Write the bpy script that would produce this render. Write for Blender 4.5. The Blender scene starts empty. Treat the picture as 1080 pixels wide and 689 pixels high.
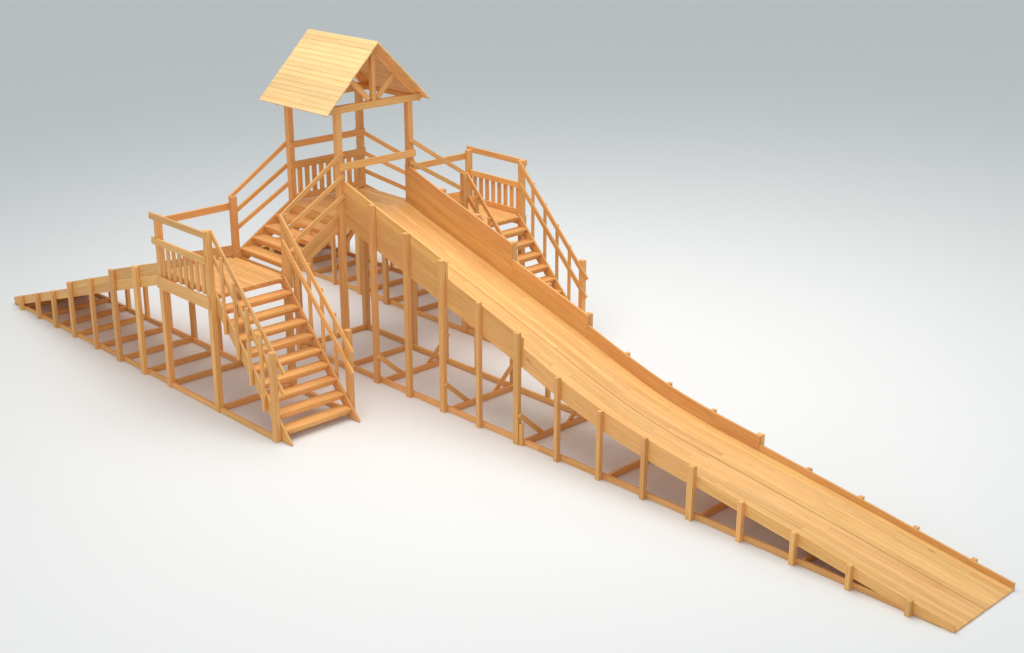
import bpy, bmesh, math, random
from mathutils import Vector as V
random.seed(7)
U = 0.9                       # metres per module (one bay between slide posts)
W = 1.77                      # post-to-post width of the slide
sc = bpy.context.scene
C = sc.collection

# ------------------------------------------------------------------ materials
def nd(nt, kind, **kw):
    n = nt.nodes.new(kind)
    for k, v in kw.items():
        setattr(n, k, v)
    return n

def wood(name, light, dark, rough=0.48, lam=0.0, bump=0.12):
    m = bpy.data.materials.new(name); m.use_nodes = True
    nt = m.node_tree; L = nt.links
    bs = nt.nodes['Principled BSDF']
    uv = nd(nt, 'ShaderNodeUVMap', uv_map='UVMap')
    var = nd(nt, 'ShaderNodeUVMap', uv_map='Var')
    sv = nd(nt, 'ShaderNodeSeparateXYZ'); L.new(var.outputs[0], sv.inputs[0])
    def mp(su, sv_):
        n = nd(nt, 'ShaderNodeMapping'); n.inputs['Scale'].default_value = (su, sv_, 1)
        L.new(uv.outputs[0], n.inputs[0]); return n
    def noise(su, sv_, det, dist, rg=.6):
        n = nd(nt, 'ShaderNodeTexNoise'); n.inputs['Scale'].default_value = 1
        n.inputs['Detail'].default_value = det; n.inputs['Distortion'].default_value = dist
        n.inputs['Roughness'].default_value = rg
        L.new(mp(su, sv_).outputs[0], n.inputs['Vector']); return n.outputs['Fac']
    def math_(op, a, b, clamp=False):
        n = nd(nt, 'ShaderNodeMath', operation=op); n.use_clamp = clamp
        for i, x in enumerate((a, b)):
            if isinstance(x, (int, float)): n.inputs[i].default_value = x
            else: L.new(x, n.inputs[i])
        return n.outputs[0]
    broad = noise(0.9, 11, 3, .6)
    fine = noise(3.5, 75, 4, .3)
    # flowing growth rings
    wv = nd(nt, 'ShaderNodeTexWave', wave_type='BANDS', bands_direction='Y', wave_profile='SIN')
    wv.inputs['Scale'].default_value = 1.0; wv.inputs['Distortion'].default_value = 5.0
    wv.inputs['Detail'].default_value = 2.5; wv.inputs['Detail Scale'].default_value = 0.6
    L.new(mp(0.7, 9).outputs[0], wv.inputs['Vector'])
    ring = math_('POWER', wv.outputs['Fac'], 2.2)
    f = math_('ADD', math_('MULTIPLY', broad, 0.55), math_('MULTIPLY', fine, 0.35))
    f = math_('ADD', f, math_('MULTIPLY', ring, 0.20))
    if lam:
        # glued lamellas: narrow strips of differing tone
        br = nd(nt, 'ShaderNodeTexBrick'); br.offset = .37; br.offset_frequency = 1
        br.inputs['Scale'].default_value = 1; br.inputs['Mortar Size'].default_value = 0
        br.inputs['Brick Width'].default_value = 1.3; br.inputs['Row Height'].default_value = .05
        br.inputs['Color1'].default_value = (0, 0, 0, 1); br.inputs['Color2'].default_value = (1, 1, 1, 1)
        L.new(uv.outputs[0], br.inputs['Vector'])
        f = math_('ADD', f, math_('MULTIPLY', math_('SUBTRACT', br.outputs['Color'], .5), lam))
    ramp = nd(nt, 'ShaderNodeValToRGB')
    e = ramp.color_ramp.elements
    e[0].position = .34; e[0].color = (*light, 1)
    e[1].position = .76; e[1].color = (*dark, 1)
    L.new(f, ramp.inputs[0])
    # knots
    vo = nd(nt, 'ShaderNodeTexVoronoi', feature='F1'); vo.inputs['Scale'].default_value = 1
    L.new(mp(1.3, 4.5).outputs[0], vo.inputs['Vector'])
    kn = nd(nt, 'ShaderNodeMapRange'); kn.inputs[1].default_value = .045; kn.inputs[2].default_value = .10
    kn.inputs[3].default_value = .55; kn.inputs[4].default_value = 0
    L.new(vo.outputs['Distance'], kn.inputs[0])
    wn = nd(nt, 'ShaderNodeTexWhiteNoise', noise_dimensions='3D'); L.new(vo.outputs['Position'], wn.inputs[0])
    kk = math_('MULTIPLY', kn.outputs[0], math_('GREATER_THAN', wn.outputs[0], .88))
    mk = nd(nt, 'ShaderNodeMix', data_type='RGBA'); L.new(kk, mk.inputs[0])
    L.new(ramp.outputs[0], mk.inputs[6]); mk.inputs[7].default_value = (.27, .10, .03, 1)
    # board to board tone
    hs = nd(nt, 'ShaderNodeHueSaturation')
    L.new(mk.outputs[2], hs.inputs['Color'])
    L.new(math_('ADD', math_('MULTIPLY', sv.outputs[0], .20), .89), hs.inputs['Value'])
    L.new(math_('ADD', math_('MULTIPLY', sv.outputs[1], .010), .4945), hs.inputs['Hue'])
    L.new(hs.outputs[0], bs.inputs['Base Color'])
    bs.inputs['Roughness'].default_value = rough
    L.new(math_('ADD', math_('MULTIPLY', fine, .2), rough - .1), bs.inputs['Roughness'])
    bs.inputs['IOR'].default_value = 1.4
    bp = nd(nt, 'ShaderNodeBump'); bp.inputs['Strength'].default_value = bump; bp.inputs['Distance'].default_value = .004
    L.new(fine, bp.inputs['Height']); L.new(bp.outputs[0], bs.inputs['Normal'])
    return m

PINE = wood('pine', (.89, .505, .185), (.64, .285, .075))
DECK = wood('varnished_lamella_pine', (.90, .54, .205), (.69, .335, .10), rough=.42, lam=.10)
PALE = wood('pale_roof_pine', (.88, .64, .31), (.76, .47, .18), lam=.12)

def grey_mat(name, col, rough):
    m = bpy.data.materials.new(name); m.use_nodes = True
    nt = m.node_tree; bs = nt.nodes['Principled BSDF']
    n = nd(nt, 'ShaderNodeTexNoise'); n.inputs['Scale'].default_value = 0.35; n.inputs['Detail'].default_value = 2
    r = nd(nt, 'ShaderNodeValToRGB')
    r.color_ramp.elements[0].color = (*[c * .985 for c in col], 1); r.color_ramp.elements[1].color = (*col, 1)
    tc = nd(nt, 'ShaderNodeTexCoord')
    nt.links.new(tc.outputs['Object'], n.inputs['Vector'])
    nt.links.new(n.outputs['Fac'], r.inputs[0]); nt.links.new(r.outputs[0], bs.inputs['Base Color'])
    bs.inputs['Roughness'].default_value = rough
    bs.inputs['Specular IOR Level'].default_value = .2
    return m
FLOOR = grey_mat('studio_white', (.785, .788, .792), .7)
STEEL = bpy.data.materials.new('zinc_steel'); STEEL.use_nodes = True
_b = STEEL.node_tree.nodes['Principled BSDF']; _b.inputs['Base Color'].default_value = (.5, .5, .5, 1)
_b.inputs['Metallic'].default_value = 1; _b.inputs['Roughness'].default_value = .4

# ------------------------------------------------------------------ mesh helpers
class MB:
    def __init__(s):
        s.bm = bmesh.new(); s.uv = s.bm.loops.layers.uv.new('UVMap'); s.va = s.bm.loops.layers.uv.new('Var')
    def face(s, vs, uvs, var):
        try: f = s.bm.faces.new(vs)
        except ValueError: return
        for l, q in zip(f.loops, uvs):
            l[s.uv].uv = q; l[s.va].uv = var
    def hexa(s, P, ax):
        """P: 8 points, bottom ring 0-3 then top ring 4-7; ax: index pairs handled by length direction vector."""
        off = (random.uniform(0, 50), random.uniform(0, 50)); var = (random.random(), random.random())
        vs = [s.bm.verts.new(V(p) * U) for p in P]
        a = V(ax).normalized()
        for q in ((0, 3, 2, 1), (4, 5, 6, 7), (0, 1, 5, 4), (1, 2, 6, 5), (2, 3, 7, 6), (3, 0, 4, 7)):
            pts = [V(P[i]) * U for i in q]
            n = (pts[1] - pts[0]).cross(pts[2] - pts[0])
            if n.length < 1e-9: n = (pts[2] - pts[0]).cross(pts[3] - pts[0])
            n.normalize()
            if abs(n.dot(a)) > .8:
                t = V((0, 0, 1)) if abs(n.z) < .9 else V((0, 1, 0))
                t = (t - n * t.dot(n)).normalized(); b = n.cross(t); sc_ = .35
                uvs = [(off[0] + p.dot(t) * sc_, off[1] + p.dot(b)) for p in pts]
            else:
                b = n.cross(a).normalized()
                uvs = [(off[0] + p.dot(a), off[1] + p.dot(b) + 3 * (n.z if abs(n.z) > .5 else n.x + 2 * n.y)) for p in pts]
            s.face([vs[i] for i in q], uvs, var)
        return s
    def box(s, x0, x1, y0, y1, z0, z1, ax=None):
        d = (x1 - x0, y1 - y0, z1 - z0)
        if ax is None:
            k = max(range(3), key=lambda i: d[i]); ax = [0, 0, 0]; ax[k] = 1
        return s.hexa([(x0, y0, z0), (x1, y0, z0), (x1, y1, z0), (x0, y1, z0), (x0, y0, z1), (x1, y0, z1), (x1, y1, z1), (x0, y1, z1)], ax)
    def bar(s, a, b, t, h, side, plumb=None):
        """board from a to b (centre line); t = thickness along side, h = depth across; plumb='z' or 'y' cuts the ends on that axis"""
        a = V(a); b = V(b); d = (b - a).normalized(); side = V(side).normalized()
        up = side.cross(d).normalized()
        if plumb is not None:
            pv = V(plumb); k = h / 2 / abs(pv.dot(up)); hv = pv * k
            if hv.dot(up) < 0: hv = -hv
        else: hv = up * h / 2
        sv = side * t / 2
        P = [a - sv - hv, b - sv - hv, b + sv - hv, a + sv - hv, a - sv + hv, b - sv + hv, b + sv + hv, a + sv + hv]
        n = (P[1] - P[0]).cross(P[3] - P[0])
        if n.dot(P[4] - P[0]) < 0: P = [P[3], P[2], P[1], P[0], P[7], P[6], P[5], P[4]]
        return s.hexa(P, d)
    def strip(s, secs, y0, y1):
        """board bent along x: secs = [(x, zbottom, ztop)], between y0 and y1"""
        off = (random.uniform(0, 50), random.uniform(0, 50)); var = (random.random(), random.random())
        rows = []; u = 0; us = []
        for i, (x, zb, zt) in enumerate(secs):
            if i: u += math.hypot(x - secs[i - 1][0], zt - secs[i - 1][2]) * U
            us.append(u + off[0])
            rows.append([s.bm.verts.new(V(p) * U) for p in ((x, y0, zb), (x, y1, zb), (x, y1, zt), (x, y0, zt))])
        h = [(r[3].co.z - r[0].co.z) for r in rows]; w = (y1 - y0) * U
        for i in range(len(rows) - 1):
            a, b = rows[i], rows[i + 1]
            vv = [0, w, w + h[i], 2 * w + h[i]]; vw = [0, w, w + h[i + 1], 2 * w + h[i + 1]]
            for k in range(4):
                k2 = (k + 1) % 4
                e1 = vv[k] + [w, h[i], w, h[i]][k]; e2 = vw[k] + [w, h[i + 1], w, h[i + 1]][k]
                s.face([a[k], a[k2], b[k2], b[k]],
                       [(us[i], off[1] + vv[k]), (us[i], off[1] + e1), (us[i + 1], off[1] + e2), (us[i + 1], off[1] + vw[k])], var)
        for r, rev in ((rows[0], False), (rows[-1], True)):
            q = r[::-1] if rev is False else r
            s.face(q, [(off[0] + v.co.z * .3, off[1] + v.co.y) for v in q], var)
        return s
    def build(s, name, mat, parent, bevel=.0035, smooth=False, origin=None):
        bm = s.bm
        bmesh.ops.recalc_face_normals(bm, faces=bm.faces[:])
        co = [v.co for v in bm.verts]
        if origin is None:
            o = V(((min(c.x for c in co) + max(c.x for c in co)) / 2, (min(c.y for c in co) + max(c.y for c in co)) / 2, min(c.z for c in co)))
        else: o = V(origin) * U
        for v in bm.verts: v.co -= o
        me = bpy.data.meshes.new(name); bm.to_mesh(me); bm.free()
        me.materials.append(mat)
        ob = bpy.data.objects.new(name, me); C.objects.link(ob)
        ob.location = o - wpos(parent)
        ob.parent = parent
        if bevel:
            md = ob.modifiers.new('bevel', 'BEVEL'); md.width = bevel; md.segments = 1; md.limit_method = 'ANGLE'; md.angle_limit = math.radians(50)
        return ob

def wpos(o):
    p = V((0, 0, 0))
    while o is not None: p = p + o.location; o = o.parent
    return p
def empty(name, loc, parent=None):
    o = bpy.data.objects.new(name, None); C.objects.link(o); o.empty_display_size = .2
    o.location = V(loc) * U - (wpos(parent) if parent else V((0, 0, 0))); o.parent = parent
    return o

root = empty('playground_slide', (0, W / 2, 0))
root['label'] = 'wooden winter slide with gabled tower, two side stairs and one long curved chute'
root['category'] = 'playground slide'

# ------------------------------------------------------------------ main chute
ZD = [(-.12, 3.203), (.0, 3.198), (.15, 3.145), (1, 2.87), (2, 2.56), (3, 2.25), (4, 1.94), (5, 1.62), (6, 1.29), (7, 1.01), (8, .82), (9, .685), (10, .55), (11, .415), (12, .27), (13, .125), (13.7, .03)]
def interp(T, x):
    # monotone-ish cubic (Catmull-Rom) through table
    n = len(T)
    for i in range(n - 1):
        if x <= T[i + 1][0] or i == n - 2:
            x0, y0 = T[i]; x1, y1 = T[i + 1]
            m0 = (y1 - T[i - 1][1]) / (x1 - T[i - 1][0]) if i > 0 else (y1 - y0) / (x1 - x0)
            m1 = (T[i + 2][1] - y0) / (T[i + 2][0] - x0) if i < n - 2 else (y1 - y0) / (x1 - x0)
            h = x1 - x0; t = (x - x0) / h
            return (2 * t**3 - 3 * t**2 + 1) * y0 + (t**3 - 2 * t**2 + t) * h * m0 + (-2 * t**3 + 3 * t**2) * y1 + (t**3 - t**2) * h * m1
zd = lambda x: interp(ZD, x)
XE = 13.7
def xs(a, b, st=.25):
    n = max(1, int(round((b - a) / st))); return [a + (b - a) * i / n for i in range(n + 1)]

chute = empty('main_chute', (6.8, W / 2, 0), root)
PI_, PO_ = .075, .035            # inner / outer y of the near side panel
mb = MB()
n = 14; yA, yB = PI_ + .002, W - PI_ - .002; mid = (yA + yB) / 2
gap = .0035
half = (mid - .006 - yA) / (n // 2)
for k in range(n):
    y0 = yA + half * k if k < n // 2 else mid + .006 + half * (k - n // 2)
    y1 = y0 + half - .0025
    cuts = [-.02]
    first = True
    while cuts[-1] < XE - 1.6:
        step = random.uniform(2.6, 4.6) * (.5 if first and k % 2 else 1); first = False
        cuts.append(min(cuts[-1] + step, XE))
    if cuts[-1] < XE: cuts[-1] = XE
    for a, b in zip(cuts[:-1], cuts[1:]):
        b2 = b - .003 if b < XE else b
        mb.strip([(x, zd(x) - .035, zd(x)) for x in xs(a, b2)], y0, y1)
mb.build('sliding_deck', DECK, chute, bevel=0)
# side panels, stepped in four lengths
SEG = [(-.06, 3.08, .77, .74, 4), (3.08, 5.08, .44, .44, 3), (5.08, 9.04, .27, .245, 2), (9.04, XE, .115, .085, 1)]
def panel_top(x):
    for a, b, h0, h1, _ in SEG:
        if x <= b: return zd(x) + h0 + (h1 - h0) * (x - a) / (b - a)
for side in (0, 1):
    y0, y1 = (PO_, PI_) if side == 0 else (W - PI_, W - PO_)
    for a, b, h0, h1, nb in SEG:
        mb = MB()
        X = xs(a, b - .004)
        def top(x): return zd(x) + h0 + (h1 - h0) * (x - a) / (b - a)
        def bot(x): return max(zd(x) - .095 - .02 * (x < 9), .008)
        for k in range(nb):
            g = .003 if k < nb - 1 else 0
            mb.strip([(x, bot(x) + (top(x) - bot(x)) * k / nb, bot(x) + (top(x) - bot(x)) * (k + 1) / nb - g) for x in X], y0, y1)
        mb.build('side_panel', PINE, chute, bevel=.002 if nb == 1 else 0)
# posts of the chute
def post(x, y, z0, z1, wx=.1, wy=.1, parent=None, name='post', mat=None):
    return MB().box(x - wx / 2, x + wx / 2, y - wy / 2, y + wy / 2, z0, z1, (0, 0, 1)).build(name, mat or PINE, parent)
HN = {1: 3.645, 2: 3.30, 3: 3.0, 4: 2.44, 5: 2.13, 6: 1.58, 7: 1.27, 8: 1.11, 9: .955, 10: .69, 11: .55, 12: .405, 13: .255}
for i in range(1, 14):
    wx = .12 if i in (1, 2, 3, 5, 9) else .085
    post(i, -.012, 0, HN[i], wx, .092, chute)
    xf = {3: 3.03, 5: 5.03, 9: 8.99}.get(i, i)
    zt = panel_top(xf - .02) + .005
    post(xf, W + (.012 if wx > .1 else .002), 0, zt, wx, .092 if wx > .1 else .072, chute)
# extra splice block at the foot of post 5, batten at joints
MB().box(5.065, 5.14, -.03, .03, 0, .42, (0, 0, 1)).build('splice_block', PINE, chute)
# ground frame
frame = empty('ground_frame', (6.8, W / 2, 0), root)
for y in (.065, W - .065):
    MB().box(.06, 5.5, y - .03, y + .03, 0.006, .105).build('ground_rail', PINE, frame)
    MB().strip([(x, .004, min(.105, zd(x) - .05)) for x in xs(5.502, XE - .12, .4)], y - .028, y + .03).build('ground_rail', PINE, frame)
for i in (1, 3, 5, 7, 9, 11):
    MB().box(i + .108, i + .168, .1, W - .1, .008, .118).build('cross_beam', PINE, frame)
for i in (1, 3, 5):
    for s in (0, 1):
        m = (lambda y: y) if s == 0 else (lambda y: W - y)
        MB().bar((i + .085, m(-.04), .60), (i + .085, m(.56), .06), .042, .09, (1, 0, 0)).build('foot_brace', PINE, frame)
for i in (2, 4, 6, 8, 10):      # joists under the deck
    MB().box(i - .04, i + .04, PI_, W - PI_, zd(i) - .14, zd(i) - .045).build('deck_joist', PINE, frame)
for i in (1, 3, 5, 7, 9, 11):
    MB().box(i - .04, i + .04, PI_, W - PI_, zd(i) - .14, zd(i) - .045).build('deck_joist', PINE, frame)

# ------------------------------------------------------------------ tower
tower = empty('tower', (-.8, W / 2, 0), root)
TX0, TX1 = -1.6, 0.0
FZ = 3.2
for x in (TX0, TX1):
    for y in (0, W):
        post(x, y, 0, 5.25, .125, .125, tower)
mb = MB()
nb = 13
for k in range(nb):
    y0 = -.06 + (W + .12) / nb * k
    xa, xb = TX0 - .02, TX1 - .025
    if y0 < .08 or y0 + .14 > W - .08: xa, xb = TX0 + .066, TX1 - .066
    mb.box(xa, xb, y0, y0 + (W + .12) / nb - .005, FZ - .045, FZ)
mb.build('platform_floor', DECK, tower)
for y in (-.04, W + .04):
    MB().box(TX0 + .064, TX1 - .064, y - .025, y + .025, FZ - .25, FZ - .05).build('floor_beam', PINE, tower)
for x in (TX0 + .09, TX1 - .09):
    MB().box(x - .025, x + .025, .064, W - .064, FZ - .22, FZ - .05).build('floor_beam', PINE, tower)
for x in (TX0, TX1):
    for s in (0, 1):
        m = (lambda y: y) if s == 0 else (lambda y: W - y)
        MB().bar((x, m(.06), 2.62), (x, m(.42), 3.02), .06, .09, (1, 0, 0)).build('knee_brace', PINE, tower)
# ground ties of the tower
for y in (.0, W):
    MB().box(TX0 + .064, TX1 + (-.064), y - .03, y + .03, .006, .105).build('ground_rail', PINE, tower)
for x in (TX0, TX1):
    MB().box(x - .03, x + .03, .064, W - .064, .006, .11).build('cross_beam', PINE, tower)
# front bar above the chute, back railing
MB().box(.064, .105, -.05, W + .09, 4.14, 4.28).build('entrance_bar', PINE, tower)
back = empty('back_railing', (TX0, W / 2, FZ), root)
MB().box(TX0 + .064, TX0 + .105, -.06, W + .06, 4.33, 4.46).build('top_rail', PINE, back)
MB().box(TX0 + .064, TX0 + .105, -.06, W + .06, 3.90, 4.05).build('upper_rail', PINE, back)
MB().box(TX0 + .064, TX0 + .105, -.0, W + .0, 3.24, 3.37).build('lower_rail', PINE, back)
ns = 9
for k in range(ns):
    yc = .17 + (W - .34) * k / (ns - 1)
    MB().box(TX0 + .03, TX0 + .062, yc - .052, yc + .052, 3.26, 3.98, (0, 0, 1)).build('slat', PINE, back)

# ------------------------------------------------------------------ roof
roof = empty('gable_roof', (-.9, W / 2, 5.2), root)
RX0, RX1 = -2.02, .22
RY = .885; RZ = 6.55; EY = -.40; EZ = 5.29
for s in (0, 1):
    sg = 1 if s == 0 else -1
    mb = MB()
    nrow = 16
    d = V((0, EY - RY, EZ - RZ)); Ld = d.length; dn = d.normalized()
    nrm = V((0, -dn.z * -1, dn.y)).normalized()
    nrm = V((0, dn.z, -dn.y)); nrm = nrm if nrm.z > 0 else -nrm
    for r in range(nrow):
        a = V((0, RY, RZ)) + d * (r / nrow); b = V((0, RY, RZ)) + d * ((r + 1) / nrow) - dn * .002
        xcut = random.choice([None, None, random.uniform(-1.6, -.2)])
        spans = [(RX0, RX1)] if xcut is None else [(RX0, xcut - .002), (xcut + .002, RX1)]
        for xa, xb in spans:
            e0 = random.uniform(-.008, .008) if xa == RX0 else 0; e1 = random.uniform(-.008, .008) if xb == RX1 else 0
            lap = nrm * .002
            P = [V((xa + e0, a.y, a.z)), V((xb + e1, a.y, a.z)), V((xb + e1, b.y, b.z)) + lap, V((xa + e0, b.y, b.z)) + lap]
            th = nrm * .028
            Q = [p - th for p in P] + P
            if s: Q = [V((p.x, 2 * RY - p.y, p.z)) for p in Q]
            mb.hexa(Q, (1, 0, 0))
    mb.build('roof_slope', PALE, roof, bevel=.002)
    my = (lambda y: y) if s == 0 else (lambda y: 2 * RY - y)
    for x in (TX0, TX1):
        off = -.085
        a = (x, my(RY - sg * 0 - .0), RZ + off); b = (x, my(EY + .06), EZ + .06 + off)
        MB().bar((x, my(RY - .004), RZ - .115), (x, my(EY + .09), EZ + .09 - .115 * 1.0), .06, .13, (1, 0, 0)).build('rafter', PINE, roof)
for x in (TX0, TX1):
    MB().box(x - .065, x + .065, -.27, W + .27, 5.252, 5.385).build('tie_beam', PINE, roof)
    xx = x + (.0)
    MB().box(xx - .045, xx + .045, RY - .05, RY + .05, 5.387, RZ - .19, (0, 0, 1)).build('king_post', PINE, roof)
    for s in (1, -1):
        MB().bar((xx + .0, RY - s * .1, 5.42), (xx + .0, RY - s * .52, 5.83), .05, .1, (1, 0, 0)).build('roof_strut', PINE, roof)
for y in (-.16, 2 * RY + .16):
    MB().box(RX0 + .05, TX0 - .07, y - .04, y + .04, 5.27, 5.36).build('wall_plate', PINE, roof)
    MB().box(TX0 + .067, TX1 - .067, y - .04, y + .04, 5.27, 5.36).build('wall_plate', PINE, roof)

# ------------------------------------------------------------------ the two wings (mirrored)
LX0, LX1 = -1.64, .08
YO, YN = -3.08, -1.40          # outer and inner post lines of the landing
LZ = 2.33
def wing(s):
    m = (lambda y: y) if s == 0 else (lambda y: W - y)
    def box(mb, x0, x1, y0, y1, z0, z1, ax=None):
        a, b = sorted((m(y0), m(y1))); return mb.box(x0, x1, a, b, z0, z1, ax)
    def bar(a, b, t, h, side, plumb=None):
        return MB().bar((a[0], m(a[1]), a[2]), (b[0], m(b[1]), b[2]), t, h, side, plumb)
    # landing
    land = empty('landing', (-.8, m(-2.24), 0), root)
    for x, y, z in ((LX0, YO, 3.5), (LX1, YO, 3.56), (LX0, YN, 3.56), (LX1, YN, 3.56)):
        post(x, m(y), 0, z, .12, .12, land)
    mb = MB(); nb = 17
    wv = (YN - YO) / nb
    for k in range(nb):
        y0 = YO + .03 + (YN - YO - .06) / nb * k
        xa, xb = LX0 - .02, LX1 + .06
        if k == 0 or k == nb - 1: xa, xb = LX0 + .062, LX1 - .062
        box(mb, xa, xb, y0, y0 + (YN - YO - .06) / nb - .004, LZ - .04, LZ)
    mb.build('landing_floor', PINE, land)
    for z0, y0, y1 in ((2.07, YO - .105, YO - .062), (2.07, YN + .062, YN + .105)):
        xb = LX1 + .05; xa = LX0 - .05
        box(MB(), xa, xb, y0, y1, z0, z0 + .24).build('floor_beam', PINE, land)
    for x in (LX0 + .0, LX1 + .0):
        box(MB(), x - .025, x + .025, YO + .062, YN - .062, 2.1 if x < -1 else 2.225, LZ - .045).build('floor_beam', PINE, land)
    # handrail on the outer side
    zr = 3.43
    box(MB(), LX0 - .14, LX1 + .06, YO - .105, YO - .062, zr, zr + .125).build('handrail', PINE, land)
    # bar across the small chute
    box(MB(), LX0 - .105, LX0 - .062, YO - .0, YN + .0, 3.28, 3.42).build('entrance_bar', PINE, land)
    # slatted railing
    rl = empty('slatted_railing', (-.8, m(YO), LZ), root)
    if s == 0: box(MB(), LX0 - .12, LX1 + .0, YO - .105, YO - .062, 2.94, 3.07).build('upper_rail', PINE, rl)
    inner = YO + .0
    box(MB(), LX0 + .062, LX1 - .062, YO - .02, YO + .02, LZ + .005, LZ + .115).build('lower_rail', PINE, rl)
    ns = 8
    for k in range(ns):
        xc = LX0 + .16 + (LX1 - LX0 - .32) * k / (ns - 1)
        box(MB(), xc - .052, xc + .052, YO - .058, YO - .028, LZ - .01, 3.02, (0, 0, 1)).build('slat', PINE, rl)
    if s == 1:
        box(MB(), LX0 + .062, LX1 - .062, YO + .0, YO + .035, 2.93, 3.06).build('upper_rail', PINE, rl)
    # stairs down
    st = empty('lower_staircase', (1.1, m(-2.24), 0), root)
    rise = LZ / 10; run = .217
    yi0, yi1 = YO + .1, YN - .1
    for yy in (YO + .082, YN - .082):
        # stringer: plank with plumb cut at the landing and level cut on the ground
        top = lambda x: 2.47 - 1.055 * (x)
        x_t = LX1 + .0; depth = .34
        zt = top(x_t)
        P2 = [(x_t, zt), (top(0) / 1.055 - .02 / 1.055, .02), (top(0) / 1.055 - .30, .004), (x_t, zt - depth)]
        a, b = sorted((m(yy - .02), m(yy + .02)))
        P = [(x, a, z) for x, z in P2][::-1] + [(x, b, z) for x, z in P2][::-1]
        P = P[:4] + P[4:]
        MB().hexa(P, (1, 0, -1.055)).build('stringer', PINE, st)
    for k in range(1, 10):
        xn = LX1 + .075 + run * k
        z = LZ - rise * k
        mb = MB()
        box(mb, xn - .27, xn - .138, yi0 + .004, yi1 - .004, z - .045, z, (0, 1, 0))
        box(mb, xn - .133, xn, yi0 + .004, yi1 - .004, z - .045, z, (0, 1, 0))
        mb.build('tread', PINE, st)
        box(MB(), xn - .075, xn - .04, yi0 + .08, yi1 - .08, z - .115, z - .047, (0, 1, 0)).build('tread_batten', PINE, st)
        for yy in (yi0 + .04, yi1 - .04):
            box(MB(), xn - .25, xn - .04, yy - .03, yy + .03, z - .11, z - .047).build('tread_cleat', PINE, st)
    # stair railings
    slope = -1.04
    for yy, nm in ((YO, 'o'), (YN, 'i')):
        rr = empty('stair_railing', (1.1, m(yy), 0), root)
        sg = 1 if nm == 'o' else -1
        yr = yy + sg * .078
        for z0, x0, x1 in ((3.53, .06, 2.16), (3.05, .1, 2.14)):
            bar((x0, yr, z0 + 0), (x1, yr, z0 + slope * (x1 - x0)), .04, .1, (0, 1, 0), ).build('stair_handrail', PINE, rr)
        post(1.95, m(yy), 0, 1.72, .12, .11, rr, 'newel_post')
        for k in range(4):
            xb = LX1 + (1.95 - LX1) * (k + 1) / 5
            zt = 3.53 + slope * (xb - .06) + .01
            zb = 2.47 - 1.055 * xb - .34
            post(xb, m(yy + sg * .02), max(zb, .05), zt, .058, .055, rr, 'baluster')
    # stairs up to the tower
    us = empty('upper_staircase', (-.8, m(-.7), LZ), root)
    r2 = (FZ - LZ) / 5
    for k in range(1, 5):
        yn = -1.33 + .285 * (k - 1)
        z = LZ + r2 * k
        mb = MB()
        box(mb, LX0 + .068, -.045, yn, yn + .15, z - .045, z, (1, 0, 0))
        box(mb, LX0 + .068, -.045, yn + .155, yn + .31, z - .045, z, (1, 0, 0))
        mb.build('tread', PINE, us)
        box(MB(), LX0 + .07, -.045, yn + .03, yn + .065, z - .12, z - .047, (1, 0, 0)).build('tread_batten', PINE, us)
    for x in (LX0 + .045, -.02):
        sl = (FZ - LZ) / 1.42
        topz = lambda y: FZ + .07 + sl * (y + .06)
        y_a, y_b = -1.45, -.066
        P2 = [(y_a, topz(y_a)), (y_b, topz(y_b)), (y_b, topz(y_b) - .36), (y_a, topz(y_a) - .36)]
        P = [(x - .022, m(y), z) for y, z in P2] + [(x + .022, m(y), z) for y, z in P2]
        MB().hexa(P, (0, 1, sl if s == 0 else -sl)).build('stringer', PINE, us)
    ur = empty('upper_stair_railing', (-.8, m(-.7), 3), root)
    for x in (TX0 - .085, TX1 + .085):
        for zt, zb in ((4.45, 3.53), (4.0, 3.17), (3.61, 2.82)):
            if x > 0: zt += .04
            bar((x, -1.44, zb), (x, .04, zt), .04, .085, (1, 0, 0)).build('stair_handrail', PINE, ur)
    # small chute at the back
    sc_ = empty('side_chute', (-5, m(-2.24), 0), root)
    XT = -8.48
    z0f = lambda x: LZ - .02 + (LZ - .02 - .05) / (LX0 - .08 - XT) * (x - (LX0 - .08))
    mb = MB(); nb = 12; ya, yb = YO + .045, YN - .045
    for k in range(nb):
        y0 = ya + (yb - ya) / nb * k; y1 = y0 + (yb - ya) / nb - .003
        a, b = sorted((m(y0), m(y1)))
        cut = random.uniform(-6.5, -3.5)
        for xa, xb in ((XT, cut - .003), (cut, LX0 - .08)):
            mb.strip([(xa, z0f(xa) - .035, z0f(xa)), (xb, z0f(xb) - .035, z0f(xb))], a, b)
    mb.build('sliding_deck', DECK, sc_, bevel=0)
    segs = [(XT, -5.575, .17, 1.09, .03), (-5.575, -3.66, 1.23, 1.84, 0), (-3.66, LX0 - .064, 1.95, 2.55, 0)]
    bot = lambda x: max(.315 * (x - XT) - .03, .006)
    for y0, y1 in ((YO + .002, YO + .042), (YN - .042, YN - .002)):
        a, b = sorted((m(y0), m(y1)))
        for xa, xb, za, zb, _ in segs:
            mb = MB(); nbd = 2 if xa > -5.6 else 1
            X = xs(xa, xb - .003, .5)
            for k in range(nbd):
                f = lambda x, q: bot(x) + ((za + (zb - za) * (x - xa) / (xb - xa)) - bot(x)) * q / nbd
                mb.strip([(x, f(x, k), f(x, k + 1) - (.003 if k < nbd - 1 else 0)) for x in X], a, b)
            mb.build('side_panel', PINE, sc_, bevel=0)
    LP = [(-7.99, .08), (-7.15, .08), (-6.35, .09), (-5.52, .09), (-4.55, .08), (-3.58, .13), (-2.6, .14)]
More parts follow.
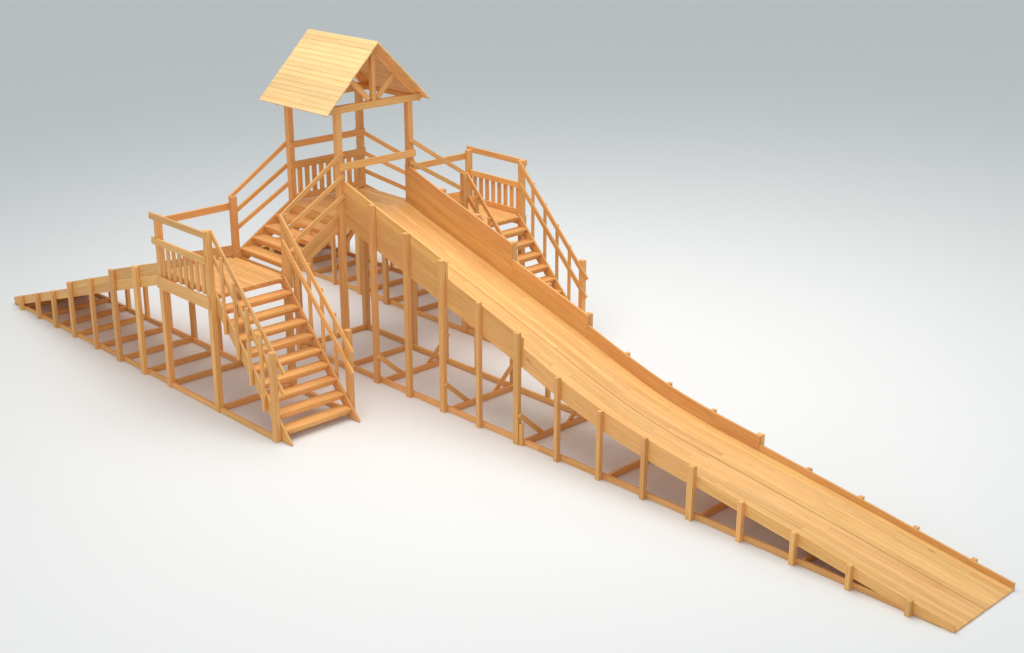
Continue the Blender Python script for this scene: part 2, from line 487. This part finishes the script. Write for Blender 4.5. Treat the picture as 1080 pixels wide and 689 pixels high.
    for x, wx in LP:
        for yy, sg in ((YO, -1), (YN, 1)):
            seg = [q for q in segs if x <= q[1]][0]
            zt = seg[2] + (seg[3] - seg[2]) * (x - seg[0]) / (seg[1] - seg[0])
            post(x, m(yy + sg * .045), 0, zt + .004, wx, .085, sc_)
    gf = empty('side_ground_frame', (-4, m(-2.24), 0), root)
    for yy, sg in ((YO, 1), (YN, -1)):
        y0, y1 = sorted((yy - .002 * sg, yy + sg * .055))
        cuts = [(-8.3, -4.9), (-4.898, LX0 - .064), (LX0 + .064, LX1 - .064), (LX1 + .064, 1.888)]
        for a, b in cuts:
            if a > LX0 - .1: y0, y1 = yy - .035, yy + .035
            box(MB(), a, b, y0, y1, .006, .1 if a > -8.2 else .085).build('ground_rail', PINE, gf)
    for x, _ in LP:
        z1 = .1
        box(MB(), x + .0, x + .07, YO + .06, YN - .06, .008, .112).build('cross_beam', PINE, gf)
    for x in (LX0, LX1):
        box(MB(), x - .035, x + .035, YO + .064, YN - .064, .008, .112).build('cross_beam', PINE, gf)
wing(0); wing(1)

# ------------------------------------------------------------------ setting: white studio floor sweeping up to a wall
bm = bmesh.new()
R = 260; n = 128
Rc = 75
rings = []
prof = [(0, 0), (60, 0), (140, 0)] + [(140 + 40 * math.sin(a), 40 - 40 * math.cos(a)) for a in [math.pi / 2 * i / 10 for i in range(1, 11)]] + [(180, 90)]
cx, cy = -2, 3
c0 = bm.verts.new((cx, cy, 0)); prev = None
for r, z in prof[1:]:
    ring = [bm.verts.new((cx + r * math.cos(2 * math.pi * k / n), cy + r * math.sin(2 * math.pi * k / n), z)) for k in range(n)]
    for k in range(n):
        if prev is None: bm.faces.new((c0, ring[k], ring[(k + 1) % n]))
        else: bm.faces.new((prev[k], ring[k], ring[(k + 1) % n], prev[(k + 1) % n]))
    prev = ring
    if z == 0 and r == 140: pass
for f in bm.faces: f.smooth = True
bmesh.ops.recalc_face_normals(bm, faces=bm.faces[:])
me = bpy.data.meshes.new('floor'); 
bm.to_mesh(me); bm.free(); me.materials.append(FLOOR)
fl = bpy.data.objects.new('floor', me); C.objects.link(fl); fl['kind'] = 'structure'
fl['label'] = 'seamless white studio floor fading to pale grey'

# ------------------------------------------------------------------ light
w = bpy.data.worlds.new('World'); sc.world = w; w.use_nodes = True
bg = w.node_tree.nodes['Background']; bg.inputs[0].default_value = (.56, .60, .61, 1); bg.inputs[1].default_value = 1.185

def area(name, loc, target, size, energy, col):
    l = bpy.data.lights.new(name, 'AREA'); l.shape = 'DISK'; l.size = size; l.energy = energy; l.color = col
    o = bpy.data.objects.new(name, l); C.objects.link(o); o.location = loc
    o.rotation_euler = (V(target) - V(loc)).to_track_quat('-Z', 'Y').to_euler()
    return o
def lamp(name, loc, target, energy, angle, blend, rad, col):
    l = bpy.data.lights.new(name, 'SPOT'); l.energy = energy; l.color = col
    l.spot_size = math.radians(angle); l.spot_blend = blend; l.shadow_soft_size = rad
    o = bpy.data.objects.new(name, l); C.objects.link(o); o.location = loc
    o.rotation_euler = (V(target) - o.location).to_track_quat('-Z', 'Y').to_euler()
    return o
lamp('key_lamp', (1.5, 1, 18), (3.2, 4, 0), 11800, 122, .85, 9.5, (1, .95, .89))
lamp('added_front_fill', (12, -22, 7), (2, 0, 0), 3000, 75, .9, 4.0, (1, .95, .90))  # unseen fill added near the camera to lighten the shade under the slide

# ------------------------------------------------------------------ camera
cam = bpy.data.cameras.new('camera'); co = bpy.data.objects.new('camera', cam); C.objects.link(co)
cam.sensor_width = 36; cam.lens = 1505.361 / 1080 * 36; cam.clip_start = .1; cam.clip_end = 1000
yaw, pit, rol = 0.808, -0.350, 0.001
co.location = V((21.847, -16.242, 10.783)) * U
f = V((-math.cos(pit) * math.sin(yaw), math.cos(pit) * math.cos(yaw), math.sin(pit)))
q = f.to_track_quat('-Z', 'Y')
from mathutils import Quaternion
co.rotation_mode = 'QUATERNION'
co.rotation_quaternion = Quaternion(f, -rol) @ q
sc.camera = co
sc.view_settings.view_transform = 'Standard'; sc.view_settings.look = 'None'; sc.view_settings.exposure = 0; sc.view_settings.gamma = 1
sc.render.resolution_x = 1024; sc.render.resolution_y = 653
sc.cycles.max_bounces = 12; sc.cycles.diffuse_bounces = 10
